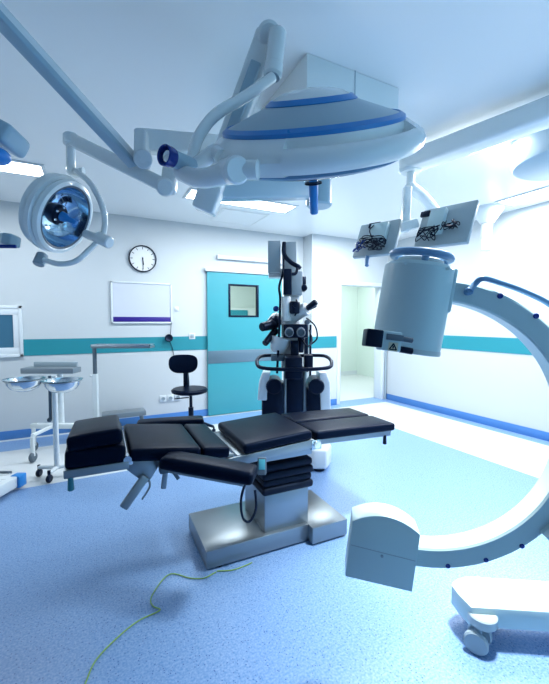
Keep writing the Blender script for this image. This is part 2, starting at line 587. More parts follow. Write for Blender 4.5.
PANELS = [(-1.55, -.31, 3.75, 4.08, 'ceiling light panel at the far left above the small round lamp', 13),
          (.93, 2.2, 3.72, 4.05, 'long ceiling light panel behind the arms of the big surgical lamp', 24),
          (4.08, 4.40, 1.3, 2.62, 'ceiling light panel at the right edge near the right wall', 30)]
for (x0, x1, y0, y1, lb, pw) in PANELS:
    ceiling_light(x0, x1, y0, y1, lb)
    lamp('panel_light', ((x0 + x1) / 2, (y0 + y1) / 2, CZ - .03), x1 - x0 - .06, y1 - y0 - .06, pw)
d_ = lamp('floor_pool_fill', (1.68, 1.02, CZ - .03), .25, .25, 26); d_.data.spread = R(80)  # lamp without a fixture, added and narrowed to brighten a floor patch
lamp('room_fill', (3.1, 1.9, CZ - .03), 1.2, .4, 46, (1, .94, .97))  # added area light without a fixture, brightens the right floor and wall
lamp('room_fill', (3.1, 3.9, CZ - .03), 1.2, .4, 42)  # also added with no fixture, brightens the pillar and back right
lamp('corridor_light', (4.9, 6.2, 2.57), 1.5, .8, 32, (.92, 1, .96))
lamp('corridor_light', (2.2, 6.0, 2.57), .8, .4, 24, (.92, 1, .96))

# access hatch
a, b_, c_, d_ = F(252, 219, CZ), F(272, 211, CZ), F(300, 213, CZ), F(288, 224, CZ)
t = MB()
cx, cy = 1.75, 4.5
for q in ((-.3, .3, -.3, -.29), (-.3, .3, .29, .3), (-.3, -.29, -.3, .3), (.29, .3, -.3, .3)):
    addspan(t, cx + q[0], cx + q[1], cy + q[2], cy + q[3], CZ - .006, CZ)
addspan(t, cx - .27, cx + .27, cy - .27, cy + .27, CZ - .004, CZ)
struct('ceiling_hatch', t, 'ceil')

# boxed shroud at the centre of the ceiling
q = F(307, 52, CZ)
sx0, sy0 = q.x, q.y
t = thing('ceiling_shroud', 'square pale grey box under the ceiling behind the big surgical lamp', 'ceiling box', (sx0 + .31, sy0 + .28, CZ))
obj('body', span(sx0, sx0 + .62, sy0, sy0 + .56, CZ - .3, CZ, .006), 'lampw', t)
obj('seam', span(sx0 + .30, sx0 + .304, sy0 - .002, sy0 + .02, CZ - .3, CZ), 'grey', t)

# drum of the right-hand pendant
dc = camframe(2.08, 2.66).translation
t = thing('ceiling_drum', 'round pale ceiling drum at the right edge', 'ceiling mount', (dc.x, dc.y, CZ))
obj('drum', MB().lathe([(0, CZ - .23), (.30, CZ - .23), (.33, CZ - .215), (.34, CZ - .19), (.34, CZ)], Matrix.Translation((dc.x, dc.y, 0)), 56), 'lampg', t)
obj('stub', MB().cyl((dc.x, dc.y, CZ - .23), (dc.x, dc.y, CZ - .42), .09, .085, bev=.01), 'lampw', t)
# wide ceiling arm carrying the monitors, hangs from a tube
A0, A1 = P(411, 161, 2.76), P(549, 111, 2.10)
dirn = (A1 - A0); dirn.z = 0; dirn.normalize()
zA = 2.55
A0.z = A1.z = zA
A2 = A1 + dirn * .5
t = thing('monitor_boom', 'pale jointed ceiling arm holding the two monitors', 'monitor arm', (A2.x, A2.y, CZ))
obj('boom', MB().beam(A0 - dirn * .03, A2, .17, .13, bev=.03).cyl(A0 - V((0, 0, .075)), A0 + V((0, 0, .075)), .085, bev=.015), 'lampw', t)
obj('ceiling_tube', MB().cyl((A2.x, A2.y, zA - .05), (A2.x, A2.y, CZ), .09), 'lampw', t)
e0 = P(407, 189, 2.76)
obj('drop_post', MB().cyl(V((A0.x, A0.y, zA - .07)), V((A0.x, A0.y, e0.z + .02)), .03), 'lampw', t)
eb = V((A0.x, A0.y, e0.z))
m_ = MB()
m_.tube([eb + V((0, 0, .02)), P(412, 188, 2.77), P(424, 198, 2.80), P(440, 218, 2.84)], .042, seg=14)
obj('elbow_arm', m_, 'lampw', t)
m_ = MB().beam(P(407.5, 187, 2.74), P(405, 232, 2.74), .06, .055, upv=fw, bev=.012)
m_.beam(P(401, 228, 2.74), P(418, 223, 2.72), .06, .07, upv=(0, 0, 1), bev=.012)
obj('bracket', m_, 'lampw', t)


def monitor(TL, TR, BL, Dc, dx_, dy_, label):
    o = P(TL[0], TL[1], Dc)
    X = P(TR[0], TR[1], Dc + dx_) - o
    Y = P(BL[0], BL[1], Dc + dy_) - o
    n = X.cross(Y).normalized()
    if n.dot(fw) > 0: n = -n                            # n towards the viewer = rear of the monitor
    wx, wy = X.length, Y.length
    xh = X.normalized(); yh = n.cross(xh)
    if yh.dot(Y) < 0: yh = -yh
    m = Matrix((xh, yh, n)).transposed().to_4x4()       # x right, y down, z to viewer
    m.translation = o
    t = thing('monitor', label, 'monitor', o + (X + Y) / 2, 0, 'ceiling mounted monitors')
    obj('casing', MB().box((wx / 2, wy / 2, -.02), (wx, wy, .035), .006, m), 'monitorgrey', t)
    obj('screen', MB().box((wx / 2, wy / 2, -.039), (wx - .03, wy - .03, .003), 0, m), 'black', t)
    return t, m, wx, wy


t, m, wx, wy = monitor((424, 210), (478, 199), (413, 248), 2.72, -.295, -.045, 'right and larger of the two monitors seen from behind above the C-arm')
obj('rear_cover', MB().box((wx * .36, wy * .42, .012), (wx * .3, wy * .62, .05), .008, m), 'carm', t)
obj('mount_plate', MB().box((wx * .07, wy * .14, .006), (.07, .04, .02), .003, m), 'black', t)
def tangle(m, wx, wy, x0, x1, y0, y1, n):
    b = MB()
    for k in range(n):
        pts = [m @ V((wx * random.uniform(x0, x1), wy * random.uniform(y0, y1), random.uniform(.03, .055))) for _ in range(6)]
        b.tube(pts, .0035, seg=6)
    return b


cm = tangle(m, wx, wy, .06, .55, .55, .97, 5)
tangle_r = tangle(m, wx, wy, .5, .85, .5, .78, 4)
cm.bm.from_mesh((lambda b: (lambda me: (b.bm.to_mesh(me), b.bm.free(), me)[-1])(bpy.data.meshes.new('t')))(tangle_r))
obj('cables', cm, 'black', t)
t, m, wx, wy = monitor((361, 225), (402, 218), (352, 257), 3.04, -.255, -.055, 'left and smaller of the two monitors with a blue handle')
obj('rear_cover', MB().box((wx * .55, wy * .35, .012), (wx * .42, wy * .5, .045), .008, m), 'carm', t)
obj('mount_plate', MB().box((wx * .42, wy * .14, .012), (.10, .04, .04), .003, m), 'black', t)
cm = tangle(m, wx, wy, .12, .85, .5, .95, 8).tube([m @ V((wx * .42, wy * .14, .03)), m @ V((wx * .38, wy * .35, .05)), m @ V((wx * .5, wy * .6, .05))], .0045, seg=6)
cb_ = tangle(m, wx, wy, .08, .4, .6, .95, 4)
obj('cables', cm, 'black', t)
obj('cables', cb_, 'blued', t, label='dark blue cables')
obj('handle', MB().cyl(m @ V((wx * .36, wy * .96, -.02)), m @ V((wx * .42, wy * 1.28, -.02)), .017, bev=.005), 'bluem', t, label='blue handle')

# ceiling dish near the right wall
q = F(487.5, 208, CZ)
t = thing('ceiling_dish', 'white ceiling dish with hanging stub beside the right monitor', 'ceiling mount', (q.x, q.y, CZ))
Tq = Matrix.Translation((q.x, q.y, 0))
obj('dish', MB().lathe([(.18, CZ), (.17, CZ - .03), (.10, CZ - .14), (.07, CZ - .18), (0, CZ - .18)], Tq), 'white', t)
obj('stub', MB().cyl((q.x, q.y, CZ - .18), (q.x, q.y, CZ - .50),   .06, .058, bev=.01), 'white', t)

# ------------------------------------------------------------------ big surgical lamp
LC = P(312, 141, 1.25)
v = (LC - CP).normalized()
upv = (V((0, 0, 1)) - v * v.z).normalized()
rv = v.cross(upv).normalized()
ax = (upv * math.cos(R(6.5)) - v * math.sin(R(6.5)))
ax = (ax + rv * -.04).normalized()
LM = frame(LC, ax, rv)            # local x right, z up through the dome; y = away?
if (LM.to_3x3() @ V((0, 1, 0))).dot(v) < 0: pass
t = thing('surgical_lamp', 'large round white surgical lamp with blue rings hanging from the ceiling arms', 'surgical lamp', LC)
obj('dome', MB().lathe([(.293, .052), (.28, .062), (.142, .112)], LM, 64), 'lampg', t)
obj('cap', MB().lathe([(.130, .122), (.10, .138), (.06, .148), (0, .152)], LM, 64), 'lampw', t)
obj('blue_ring', MB().lathe([(.294, .040), (.300, .046), (.298, .056), (.282, .066), (.278, .062), (.288, .045), (.294, .040)], LM, 64), 'blue', t, label='wide bright blue ring')
obj('blue_ring', MB().lathe([(.146, .106), (.149, .112), (.132, .126), (.126, .123), (.138, .108), (.146, .106)], LM, 64), 'blue', t, label='upper bright blue ring')
prof_full = [(.292, .046), (.305, .044), (.34, .022), (.355, .012), (.365, -.006), (.36, -.03), (.345, -.045), (.30, -.05), (.285, -.05), (.292, .046)]
prof_rim = [(.332, .024), (.346, .020), (.36, .008), (.366, -.008), (.36, -.03), (.348, -.04), (.337, -.03), (.333, 0), (.338, .022)]
sl0, sl1 = R(-103), R(-22)
m_ = MB().lathe(prof_full, LM, 60, sl1, sl0 + 2 * PI)
m_.lathe(prof_rim, LM, 26, sl0, sl1)
m_.lathe([(.285, .046), (.300, .045), (.300, -.05), (.285, -.05), (.285, .046)], LM, 26, sl0, sl1)
obj('outer_ring', m_, 'lampw', t)
obj('lens_ring', MB().lathe([(.30, -.05), (.302, -.058), (.285, -.066), (.275, -.06), (.28, -.05), (.30, -.05)], LM, 64), 'bluem', t)
obj('lens', MB().lathe([(.28, -.055), (.26, -.072), (.18, -.09), (.08, -.10), (.03, -.102), (.03, -.098), (.08, -.096), (.18, -.086), (.26, -.068), (.276, -.055), (.28, -.055)], LM, 64), 'glass', t)
obj('reflector', MB().lathe([(.283, -.045), (.22, .0), (.1, .03), (0, .035)], LM, 48), 'lampw', t)
obj('handle', MB().lathe([(0, -.245), (.012, -.245), (.0155, -.24), (.0165, -.13), (.013, -.098), (0, -.098)], LM, 24), 'blue', t, label='bright blue handle')
obj('handle_collar', MB().lathe([(.012, -.128), (.03, -.132), (.032, -.137), (.012, -.142)], LM, 28), 'black', t)
# yoke on the left
m_ = MB()
m_.cyl(P(225, 172, 1.06), P(238, 170, .97), .036, .036, bev=.006, seg=32)
m_.tube([P(232, 171, 1.01), P(212, 177, 1.03), P(196, 178, 1.06), P(180, 172, 1.10)], lambda s: .030 - .006 * s, seg=16)
m_.tube([P(182, 172, 1.09), P(196, 166, 1.12), P(214, 153, 1.13), P(222, 158, 1.1)], .024, seg=14)
m_.tube([P(240, 170, 1.0), P(258, 170, .99)], .026, seg=14)
obj('yoke', m_, 'lampw', t)
m_ = MB()
m_.tube([P(192, 166, 1.12), P(194, 150, 1.14), P(202, 131, 1.16), P(218, 113, 1.2), P(245, 97, 1.27), P(272, 78, 1.34)], lambda s: .0165 + .003 * s, seg=14)
obj('curved_pipe', m_, 'lampw', t)
m_ = MB()
jb, jt = P(272.5, 76, 1.4), P(278, 30, 1.4)
m_.cyl(jb, jt, .033, .035, seg=28, bev=.012)
m_.cyl(jb - (jt - jb).normalized() * .004, jb + (jt - jb).normalized() * .05, .036, seg=28, bev=.008)
obj('joint', m_, 'lampw', t)
m_ = MB().cyl(jb - (jt - jb).normalized() * .008, jb - (jt - jb).normalized() * .003, .028)
obj('joint_cap', m_, 'grey', t)
a0, a1 = P(268, 36, 1.46), P(204, 211, 1.55)
m_ = MB().beam(a0, a1, .08, .09, upv=rt, bev=.014, h1=.085)
m_.cyl(P(269, 35, 1.41), P(269, 35, 1.50), .046, seg=28, bev=.01)
obj('spring_arm', m_, 'lampw', t)
a0b = a0 + (a1 - a0) * .18
m_ = MB().beam(a0b + rt * .004 - fw * .012, a1 + (a0 - a1) * .15 - fw * .012 + rt * .004, .085, .042, upv=rt, bev=.006)
obj('arm_cover', m_, 'lampg', t)
m_ = MB().beam(a1 + (a0 - a1) * .14, a1 + (a1 - a0) * .005, .09, .095, upv=rt, bev=.012)
obj('arm_end', m_, 'lampw', t)
E0, E1 = P(208, 190.5, 1.58), P(319, 191, 2.12)
obj('lower_arm', MB().beam(E0, E1, .09, .085, bev=.014), 'lampg', t)
sp = V((E1.x, E1.y, 0))
obj('spindle', MB().cyl((sp.x, sp.y, E1.z - .09), (sp.x, sp.y, CZ - .302), .075, seg=32, bev=.01), 'lampg', t)
# camera housing with blue rim
m_ = MB().cyl(P(169, 157, 1.04), P(200, 170, 1.14), .025, .024, seg=32, bev=.006)
obj('camera_housing', m_, 'lampg', t)
cdir = (P(169, 157, 1.04) - P(200, 170, 1.14)).normalized()
cfr = frame(P(169, 157, 1.04), cdir)
obj('camera_rim', MB().lathe([(.0262, -.012), (.029, 0), (.029, .018), (.026, .021), (.023, .018), (.023, .004), (.0262, -.012)], cfr, 32), 'blued', t)
obj('camera_lens', MB().lathe([(.023, .006), (.014, .014), (0, .016)], cfr, 32), 'chrome', t)

# ------------------------------------------------------------------ jointed arm across the upper left, carries the small lamp
hub = P(143, 150, 1.52)
t = thing('ceiling_boom', 'long white jointed arm running across the upper left under the ceiling', 'ceiling arm', hub)
Bend = P(300, 152, 2.06)
m_ = MB().beam(P(142, 141.5, 1.52), Bend, .075, .085, bev=.012)
m_.beam(P(142.5, 132, 1.50), P(142.5, 166, 1.50), .075, .05, upv=rt, bev=.012)
obj('horizontal_arm', m_, 'lampw', t)
hd = (P(143, 160, 1.52) - P(143, 160, 1.40)).normalized()
obj('hub_cap', MB().cyl(P(143, 159, 1.44), P(143, 159, 1.54), .036, seg=32, bev=.005), 'white', t)
nearend = P(-45, -33, 1.0)
Ab = P(136, 163, 1.55)
m_ = MB().beam(Ab, nearend, .045, .046, bev=.01, w1=.05, h1=.05)
obj('long_beam', m_, 'lampw', t)
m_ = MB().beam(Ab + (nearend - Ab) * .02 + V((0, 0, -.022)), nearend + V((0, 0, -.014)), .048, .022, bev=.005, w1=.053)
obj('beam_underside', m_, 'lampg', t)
m_ = MB().cyl(nearend - V((0, 0, .1)), nearend + V((0, 0, .06)), .06, bev=.01)
obj('end_joint', m_, 'lampw', t)
# the head it carries, mostly outside the frame
hz = P(-14, 132, 1.12)
m_ = MB().tube([nearend - V((0, 0, .08)), (nearend + hz) / 2 - rt * .08, hz - rt * .05 + V((0, 0, .03))], .02, seg=12)
obj('drop_pipe', m_, 'lampw', t)
q0, q1 = P(-48, 109, 1.1), P(19, 144, 1.12)
m_ = MB().beam(q0, q1, .12, .062, upv=up, bev=.018, seg=4)
obj('head_housing', m_, 'lampg', t)
m_ = MB().ball((0, 0, 0), .045, (1, 1, .55), frame(P(-7, 155, 1.08), up, rt))
obj('head_handle', m_, 'blue', t, label='bright blue handle')

# ------------------------------------------------------------------ small round lamp
SD = 1.68
SC = P(67, 218.5, SD)
v2 = (SC - CP).normalized()
u2 = (V((0, 0, 1)) - v2 * v2.z).normalized()
r2 = v2.cross(u2).normalized()
n2 = (-v2 * .60 + (r2 * .93 - u2 * .37) * .80).normalized()
SM = frame(SC, n2, u2) @ Matrix.Diagonal((.85, .85, .85, 1))
t = thing('surgical_lamp', 'smaller dish-shaped surgical lamp with open mirror reflector at the left', 'surgical lamp', SC)
prof = [(.170, -.002), (.182, .006), (.198, 0), (.203, -.02), (.196, -.035), (.210, -.042), (.210, -.066), (.198, -.072), (.203, -.082), (.200, -.104), (.186, -.112), (.15, -.135), (.08, -.15), (0, -.155)]
obj('housing', MB().lathe(prof, SM, 56), 'lampw', t)
obj('reflector', MB().lathe([(.170, -.002), (.166, -.03), (.15, -.07), (.12, -.105), (.08, -.125), (.0, -.13)], SM, 48), 'mirror', t)
obj('rim_gasket', MB().lathe([(.164, -.002), (.172, .004), (.176, .001), (.170, -.006), (.164, -.002)], SM, 56), 'dgrey', t)
obj('bulb_cover', MB().lathe([(.0, -.03), (.045, -.034), (.056, -.046), (.056, -.08), (.04, -.115), (0, -.12)], SM, 32), 'black', t)
m_ = MB()
for k in range(6):
    q = SM @ V((.045 * math.cos(k * PI / 3), .045 * math.sin(k * PI / 3), -.033))
    obj('bolt', MB().ball(q, .006), 'chrome', t)
obj('handle', MB().lathe([(0, .06), (.010, .06), (.0135, .052), (.015, .01), (.024, -.008), (.027, -.03), (0, -.032)], SM, 28), 'blue', t, label='bright blue handle')
m_ = MB()
m_.tube([P(76, 171, 1.70), P(90, 183, 1.68), P(101, 203, 1.66), P(105, 222, 1.65), P(102, 240, 1.65)], .013, seg=12)
m_.tube([P(98, 241, 1.65), P(88, 251, 1.62), P(76, 261, 1.60), P(60, 264, 1.60), P(44, 260, 1.62)], .012, seg=12)
m_.tube([P(102, 240, 1.65), P(94, 237, 1.66), P(86, 234, 1.68)], .02, seg=12)
obj('rail', m_, 'lampw', t)
m_ = MB().cyl(P(97, 237, 1.64), P(110, 243, 1.62), .027, bev=.005)
obj('pivot_cap', m_, 'lampw', t)
m_ = MB().cyl(P(43, 254, 1.64), P(38, 265, 1.62), .024, bev=.005)
obj('pivot_cap', m_, 'grey', t)
m_ = MB().tube([P(84, 172, 1.72), P(72, 172, 1.72), P(71, 160, 1.70), P(71, 138, 1.68)], .02, seg=14)
obj('post', m_, 'lampw', t)
s0, s1 = P(72, 140, 1.68), P(163, 185, 1.55)
m_ = MB().beam(s0, s1, .052, .058, bev=.012)
m_.cyl(P(71, 134, 1.68), P(71, 146, 1.68), .033, bev=.008)
obj('sprung_arm', m_, 'lampw', t)
m_ = MB().beam(P(168, 192, 1.545), P(172, 160, 1.58), .06, .06, upv=rt, bev=.014)
m_.cyl(P(165, 187, 1.50), P(165, 187, 1.60), .037, bev=.008)
obj('elbow', m_, 'lampw', t)

# ceiling supply pendant at the far left: only the tip of its shelf shows
q = P(-60, 240, 1.6)
t = thing('supply_pendant', 'tip of a pendant shelf with dark blue edge at the left edge', 'pendant', (q.x, q.y, CZ))
obj('column', MB().cyl((q.x, q.y, CZ), (q.x, q.y, q.z - .1), .06), 'lampw', t)
m_ = MB().beam(P(-60, 240, 1.6), P(7.5, 240, 1.6), .07, .045, upv=up, bev=.008)
obj('shelf', m_, 'lampw', t)
m_ = MB().beam(P(6.5, 240, 1.6), P(16, 241, 1.6), .07, .05, upv=up, bev=.008)
obj('end_cap', m_, 'lampg', t)
m_ = MB().beam(P(-58, 246, 1.565), P(16, 246.5, 1.565), .012, .014, upv=up, bev=.002)
obj('edge_strip', m_, 'blued', t)

# ------------------------------------------------------------------ operating table
OT = V((.2, 2.05, 0)); OR = R(-1.5)
t = thing('operating_table', 'black padded operating table on a wide steel base in the middle of the room', 'operating table', OT, OR)
TM = ROOT[t.name]


def ot(name, mb, m, parent=None, label=None):
    mb.bm.transform(TM)
    return obj(name, mb, m, parent or t, label=label)


m_ = MB()
addspan(m_, .335, .97, -.178, .262, .012, .112, .004)
addspan(m_, .97, 1.222, -.23, .215, .012, .112, .004)
ot('base', m_, 'steel')
for x in (.41, 1.14):
    for y in (-.14, .17): ot('base_foot', MB().cyl((x, y, 0), (x, y, .02), .03), 'rubber')
ot('column', addspan(MB(), .69, .985, -.15, .175, .11, .345, .006), 'steel')
m_ = MB()
for k in range(4):
    e = .012 if k % 2 == 0 else .004
    m_.box((.84, .0, .362 + .045 * k), (.315 + e * 2 + .01 * (k == 3), .33 + e * 2, .045), .017, None, 3)
ot('bellows', m_, 'rubber')


def tilted(x0, x1, y0, y1, zl, zr, th, bev=.02, puff=.008, tx=0.0):
    """pad whose top runs from height zl at x0 to zr at x1"""
    L = math.hypot(x1 - x0, zr - zl)
    a = math.atan2(zr - zl, x1 - x0)
    mx = Matrix.Translation(((x0 + x1) / 2, (y0 + y1) / 2, (zl + zr) / 2)) @ Matrix.Rotation(-a, 4, 'Y') @ Matrix.Rotation(tx, 4, 'X')
    return MB().cushion((0, 0, -th / 2), (L, y1 - y0, th), bev, mx, puff)


def rail(x0, x1, y, zl, zr, h, w=.014):
    return MB().beam((x0, y, zl), (x1, y, zr), w, h, bev=.003)


ot('head_pad', tilted(-.305, -.055, -.25, .22, .785, .775, .085, .018), 'vinyl', label='lower black head pad')
ot('head_cushion', tilted(-.298, -.07, -.25, .22, .825, .838, .07, .02, .012, R(-5)), 'vinyl', label='upper black head cushion')
ot('torso_pad', tilted(-.04, .302, -.25, .25, .752, .710, .062, .02), 'vinyl', label='long black torso pad')
ot('waist_pad', tilted(.310, .452, -.25, .25, .708, .690, .058, .014, .003), 'vinyl', label='narrow black waist pad')
ot('seat_pad', tilted(.525, .955, -.25, .25, .690, .716, .055, .02), 'vinyl', label='square black seat pad')
ot('leg_pad', tilted(.985, 1.59, -.25, -.01, .700, .682, .05, .016), 'vinyl', label='near black leg pad')
ot('leg_pad', tilted(.985, 1.59, .01, .25, .700, .682, .05, .016), 'vinyl', label='far black leg pad')
m_ = rail(-.31, -.045, -.245, .680, .680, .036)
m_.beam((-.31, .21, .680), (-.045, .21, .680), .014, .036, bev=.003)
m_.beam((-.305, -.245, .680), (-.305, .21, .680), .014, .036, bev=.003)
m_.box((-.175, -.02, .690), (.25, .44, .014))
ot('head_frame', m_, 'steeld')
m_ = MB().beam((-.06, -.21, .672), (.48, -.21, .622), .02, .042, bev=.003)
m_.beam((-.06, .22, .672), (.48, .22, .622), .02, .042, bev=.003)
m_.beam((-.04, 0, .680), (.47, 0, .632), .42, .018, bev=.003)
ot('torso_frame', m_, 'steeld')
m_ = MB().beam((.44, -.235, .602), (.97, -.235, .635), .016, .05, bev=.003)
m_.beam((.44, .235, .602), (.97, .235, .635), .016, .05, bev=.003)
m_.beam((.50, 0, .618), (.97, 0, .648), .44, .024, bev=.003)
m_.box((.83, 0, .572), (.34, .34, .06), .006)
ot('seat_frame', m_, 'steel')
for y in (-.13, .13):
    m_ = MB().beam((1.0, y - .09, .633), (1.57, y - .09, .612), .014, .034, bev=.003)
    m_.beam((1.0, y + .09, .633), (1.57, y + .09, .612), .014, .034, bev=.003)
    m_.beam((.99, y, .643), (1.57, y, .626), .2, .012, bev=.002)
    ot('leg_frame', m_, 'steeld')
m_ = MB().box((.985, -.20, .625), (.07, .09, .06), .006).cyl((.985, -.255, .628), (.985, .255, .628), .022)
ot('leg_hinge', m_, 'chrome')
ot('hinge_block', MB().box((-.05, -.215, .70), (.05, .05, .05), .008).cyl((-.05, -.25, .705), (-.05, .2, .705), .018), 'chrome')
m_ = MB().prism([(-.05, .69), (.08, .685), (.09, .64), (.055, .585), (.03, .565), (-.03, .625), (-.055, .65)], -.02, .0, Matrix.Translation((0, -.225, 0)) @ Matrix.Rotation(R(90), 4, 'X'), .004)
br = ot('bracket', m_, 'steeld')
ot('clamp_lever', MB().beam((.03, -.235, .61), (-.075, -.26, .485), .024, .042, upv=(1, 0, 0), bev=.008), 'steeld', br)
ot('clamp_lever', MB().beam((.13, -.2, .63), (.115, -.2, .515), .02, .026, upv=(1, 0, 0), bev=.006), 'steeld', br)
ot('clamp_lever', MB().beam((.15, -.2, .62), (.19, -.2, .55), .014, .018, upv=(1, 0, 0), bev=.004), 'dgrey', br)
ot('release_rod', MB().tube([(.04, -.24, .60), (.045, -.25, .56), (.01, -.25, .505)], .005), 'steeld', br)
ot('knob', MB().cyl((-.285, -.245, .665), (-.285, -.245, .605), .011, .014, bev=.004), 'tealk', label='teal knob')
ot('knob', MB().cyl((1.52, -.225, .605), (1.52, -.225, .545), .010, .013, bev=.004), 'black', label='black knob')
# near arm board and far arm board
p0, p1 = V((.125, -.265, .685)), V((.475, -.50, .636))
dr = (p1 - p0).normalized()
am = frame((p0 + p1) / 2, V((0, 0, 1)) - dr * dr.z, dr)
ab = ot('arm_board', MB().cushion((0, 0, 0), ((p1 - p0).length + .03, .135, .06), .022, am, .006), 'vinyl', label='long black arm pad on the near side')
ot('board_plate', MB().box((0, 0, -.036), ((p1 - p0).length - .06, .09, .016), .003, am), 'steeld', ab)
ot('clamp', MB().box((.12, -.245, .64), (.06, .05, .05), .008), 'dgrey', ab)
q0 = V((.05, .50, .665)); q1 = V((.48, .42, .665))
dr = (q1 - q0).normalized()
am = frame((q0 + q1) / 2, V((0, 0, 1)), dr)
ab = ot('arm_board', MB().cushion((0, 0, 0), ((q1 - q0).length, .13, .05), .02, am, .006), 'vinyl', label='black arm pad on the far side')
ot('board_plate', MB().beam((q1 + q0) / 2 - V((0, 0, .035)), V((.3, .235, .64)), .05, .02, bev=.003), 'steeld', ab)
# handset and its cable
hl = TM.inverted() @ P(262, 466, 1.86)
hm = frame(hl, TM.to_3x3().inverted() @ (-fw + up * .25), (TM.to_3x3().inverted() @ up))
hs = ot('handset', MB().box((0, 0, 0), (.085, .045, .022), .006, hm, 3), 'dgrey')
ot('display', MB().box((.008, 0, .0115), (.05, .032, .003), .001, hm), 'screen', hs)
pts = [TM.inverted() @ P(*a) for a in ((258, 470, 1.88), (247, 480, 1.93), (241, 500, 1.96), (243, 518, 1.98), (250, 521, 1.99), (256, 508, 2.0), (255, 490, 2.02))]
ot('handset_cable', MB().tube(pts, .007, seg=10), 'black', hs)

# cord on the floor
pts = [F(*a, .005) for a in ((70, 715), (85, 684), (96, 660), (118, 637), (138, 621), (157, 612), (160, 609), (153, 606), (151, 598), (160, 583), (168, 575), (176, 574), (190, 578), (204, 578), (213, 573.5), (216, 572))]
pts2 = [F(*a, .005) for a in ((217, 571), (232, 570), (244, 566), (252, 562.5))]
m_ = MB().tube(pts, .0027, seg=8).tube(pts2, .0027, seg=8)
o = obj('grounding_cord', m_, 'yel', origin=pts[6])
tag(o, 'thin yellow-green grounding cord winding over the floor from the table base', 'cord')

# ------------------------------------------------------------------ C-arm
CD = 1.29
f2 = V((fw.x, fw.y, 0)).normalized()
CW = f2 * 1.28 + rt * .5293 + V((0, 0, .9893))
clat = .5293
cg = camframe(clat, (CW - CP).dot(V((fw.x, fw.y, 0)).normalized()), 0)
t = thing('c_arm', 'big grey C-arm X-ray machine with round detector on the right', 'X-ray machine', cg.translation)
zc = CW.z
# plane of the C: local X right, local Y up, local Z towards the viewer
f2 = V((fw.x, fw.y, 0)).normalized()
CM = Matrix((rt, V((0, 0, 1)), -f2)).transposed().to_4x4() @ Matrix.Rotation(R(-10.7), 4, 'Y'); CM.translation = CW
TI = R(-8.5)
CT = CM @ Matrix.Rotation(TI, 4, 'Z')      # x along right, y along beam axis


def arc(r0, r1, a0, a1, z0, z1, mx, n=60, bev=0.006):
    poly = [(r1 * math.cos(R(a0 + (a1 - a0) * i / n)), r1 * math.sin(R(a0 + (a1 - a0) * i / n))) for i in range(n + 1)]
    poly += [(r0 * math.cos(R(a1 + (a0 - a1) * i / n)), r0 * math.sin(R(a1 + (a0 - a1) * i / n))) for i in range(n + 1)]
    # as a lathe sweep so the profile is bevelled
    b = bev
    prof = [(r0 + b, z0), (r1 - b, z0), (r1, z0 + b), (r1, z1 - b), (r1 - b, z1), (r0 + b, z1), (r0, z1 - b), (r0, z0 + b), (r0 + b, z0)]
    return MB().lathe(prof, mx, n, R(a0), R(a1))


RI, RO = .4318, .5025
def onface(x, y):                      # point of the front face of the ring, in CM coordinates
    o = CM.inverted() @ CP; d = CM.inverted().to_3x3() @ ray(x, y)
    return o + d * ((.044 - o.z) / d.z)


ca = obj('c_ring', arc(RI, RO, -94, 102, -.044, .044, CT, 72), 'carm', t)
m_ = MB()
for (x, y, s) in ((500, 296, .009), (536, 316, .009), (448, 566, .008), (486, 560, .008), (522, 546, .008)):
    q = onface(x, y)
    m2 = MB().cyl(CM @ (q + V((0, 0, -.01))), CM @ (q + V((0, 0, .004))), s, seg=20, bev=.002)
    obj('screw_cap', m2, 'blued', ca, label='dark blue screw cap')
for (x, y) in ((459, 289), (421, 562)):
    q = onface(x, y)
    obj('plug', MB().cyl(CM @ (q + V((0, 0, -.01))), CM @ (q + V((0, 0, .002))), .008, seg=20), 'carm', ca)
# detector cylinder
yc0, yc1 = .247, .545
xo = -.107
cm0 = CT @ Matrix.Translation((xo, 0, 0)) @ Matrix.Rotation(R(-90), 4, 'X')     # lathe z -> +y
rr = .114
det = obj('detector', MB().lathe([(0, yc0), (rr - .006, yc0), (rr, yc0 + .006), (rr + .001, yc0 + .02), (rr + .002, yc1 - .012), (rr - .008, yc1), (0, yc1)], cm0, 64), 'carm', t)
obj('detector_rim', MB().lathe([(rr - .002, yc0 - .004), (rr + .003, yc0 - .002), (rr + .003, yc0 + .014), (rr - .002, yc0 + .014)], cm0, 64), 'carmw', det)
obj('top_cap', MB().lathe([(.0, yc1 + .022), (.065, yc1 + .022), (.075, yc1 + .018), (.08, yc1 - .002)], cm0, 48), 'carmw', t)
yt = yc1 + .030
ring = [cm0 @ V((.094 * math.cos(a * PI / 24), .094 * math.sin(a * PI / 24), yt)) for a in range(48)]
m_ = MB().tube(ring, .0135, closed=True, seg=14, smooth=False)
for a in (-90, 10, 130):
    m_.cyl(cm0 @ V((.09 * math.cos(R(a)), .09 * math.sin(R(a)), yt)), cm0 @ V((.075 * math.cos(R(a)), .075 * math.sin(R(a)), yc1 + .01)), .012, seg=14)
obj('ring_handle', m_, 'bluem', t, label='blue ring handle')
# flange joining the cylinder and the arc
m_ = MB().box((xo + .092, .468, 0), (.05, .15, .10), .01, CT)
obj('flange', m_, 'carm', t)
for q in ((-.06, .53), (.07, .53)):
    obj('plug', MB().cyl(CT @ V((xo + q[0], q[1], .10)), CT @ V((xo + q[0], q[1], math.sqrt(rr * rr - q[0] ** 2) + .004)), .006, seg=16), 'carm', det)
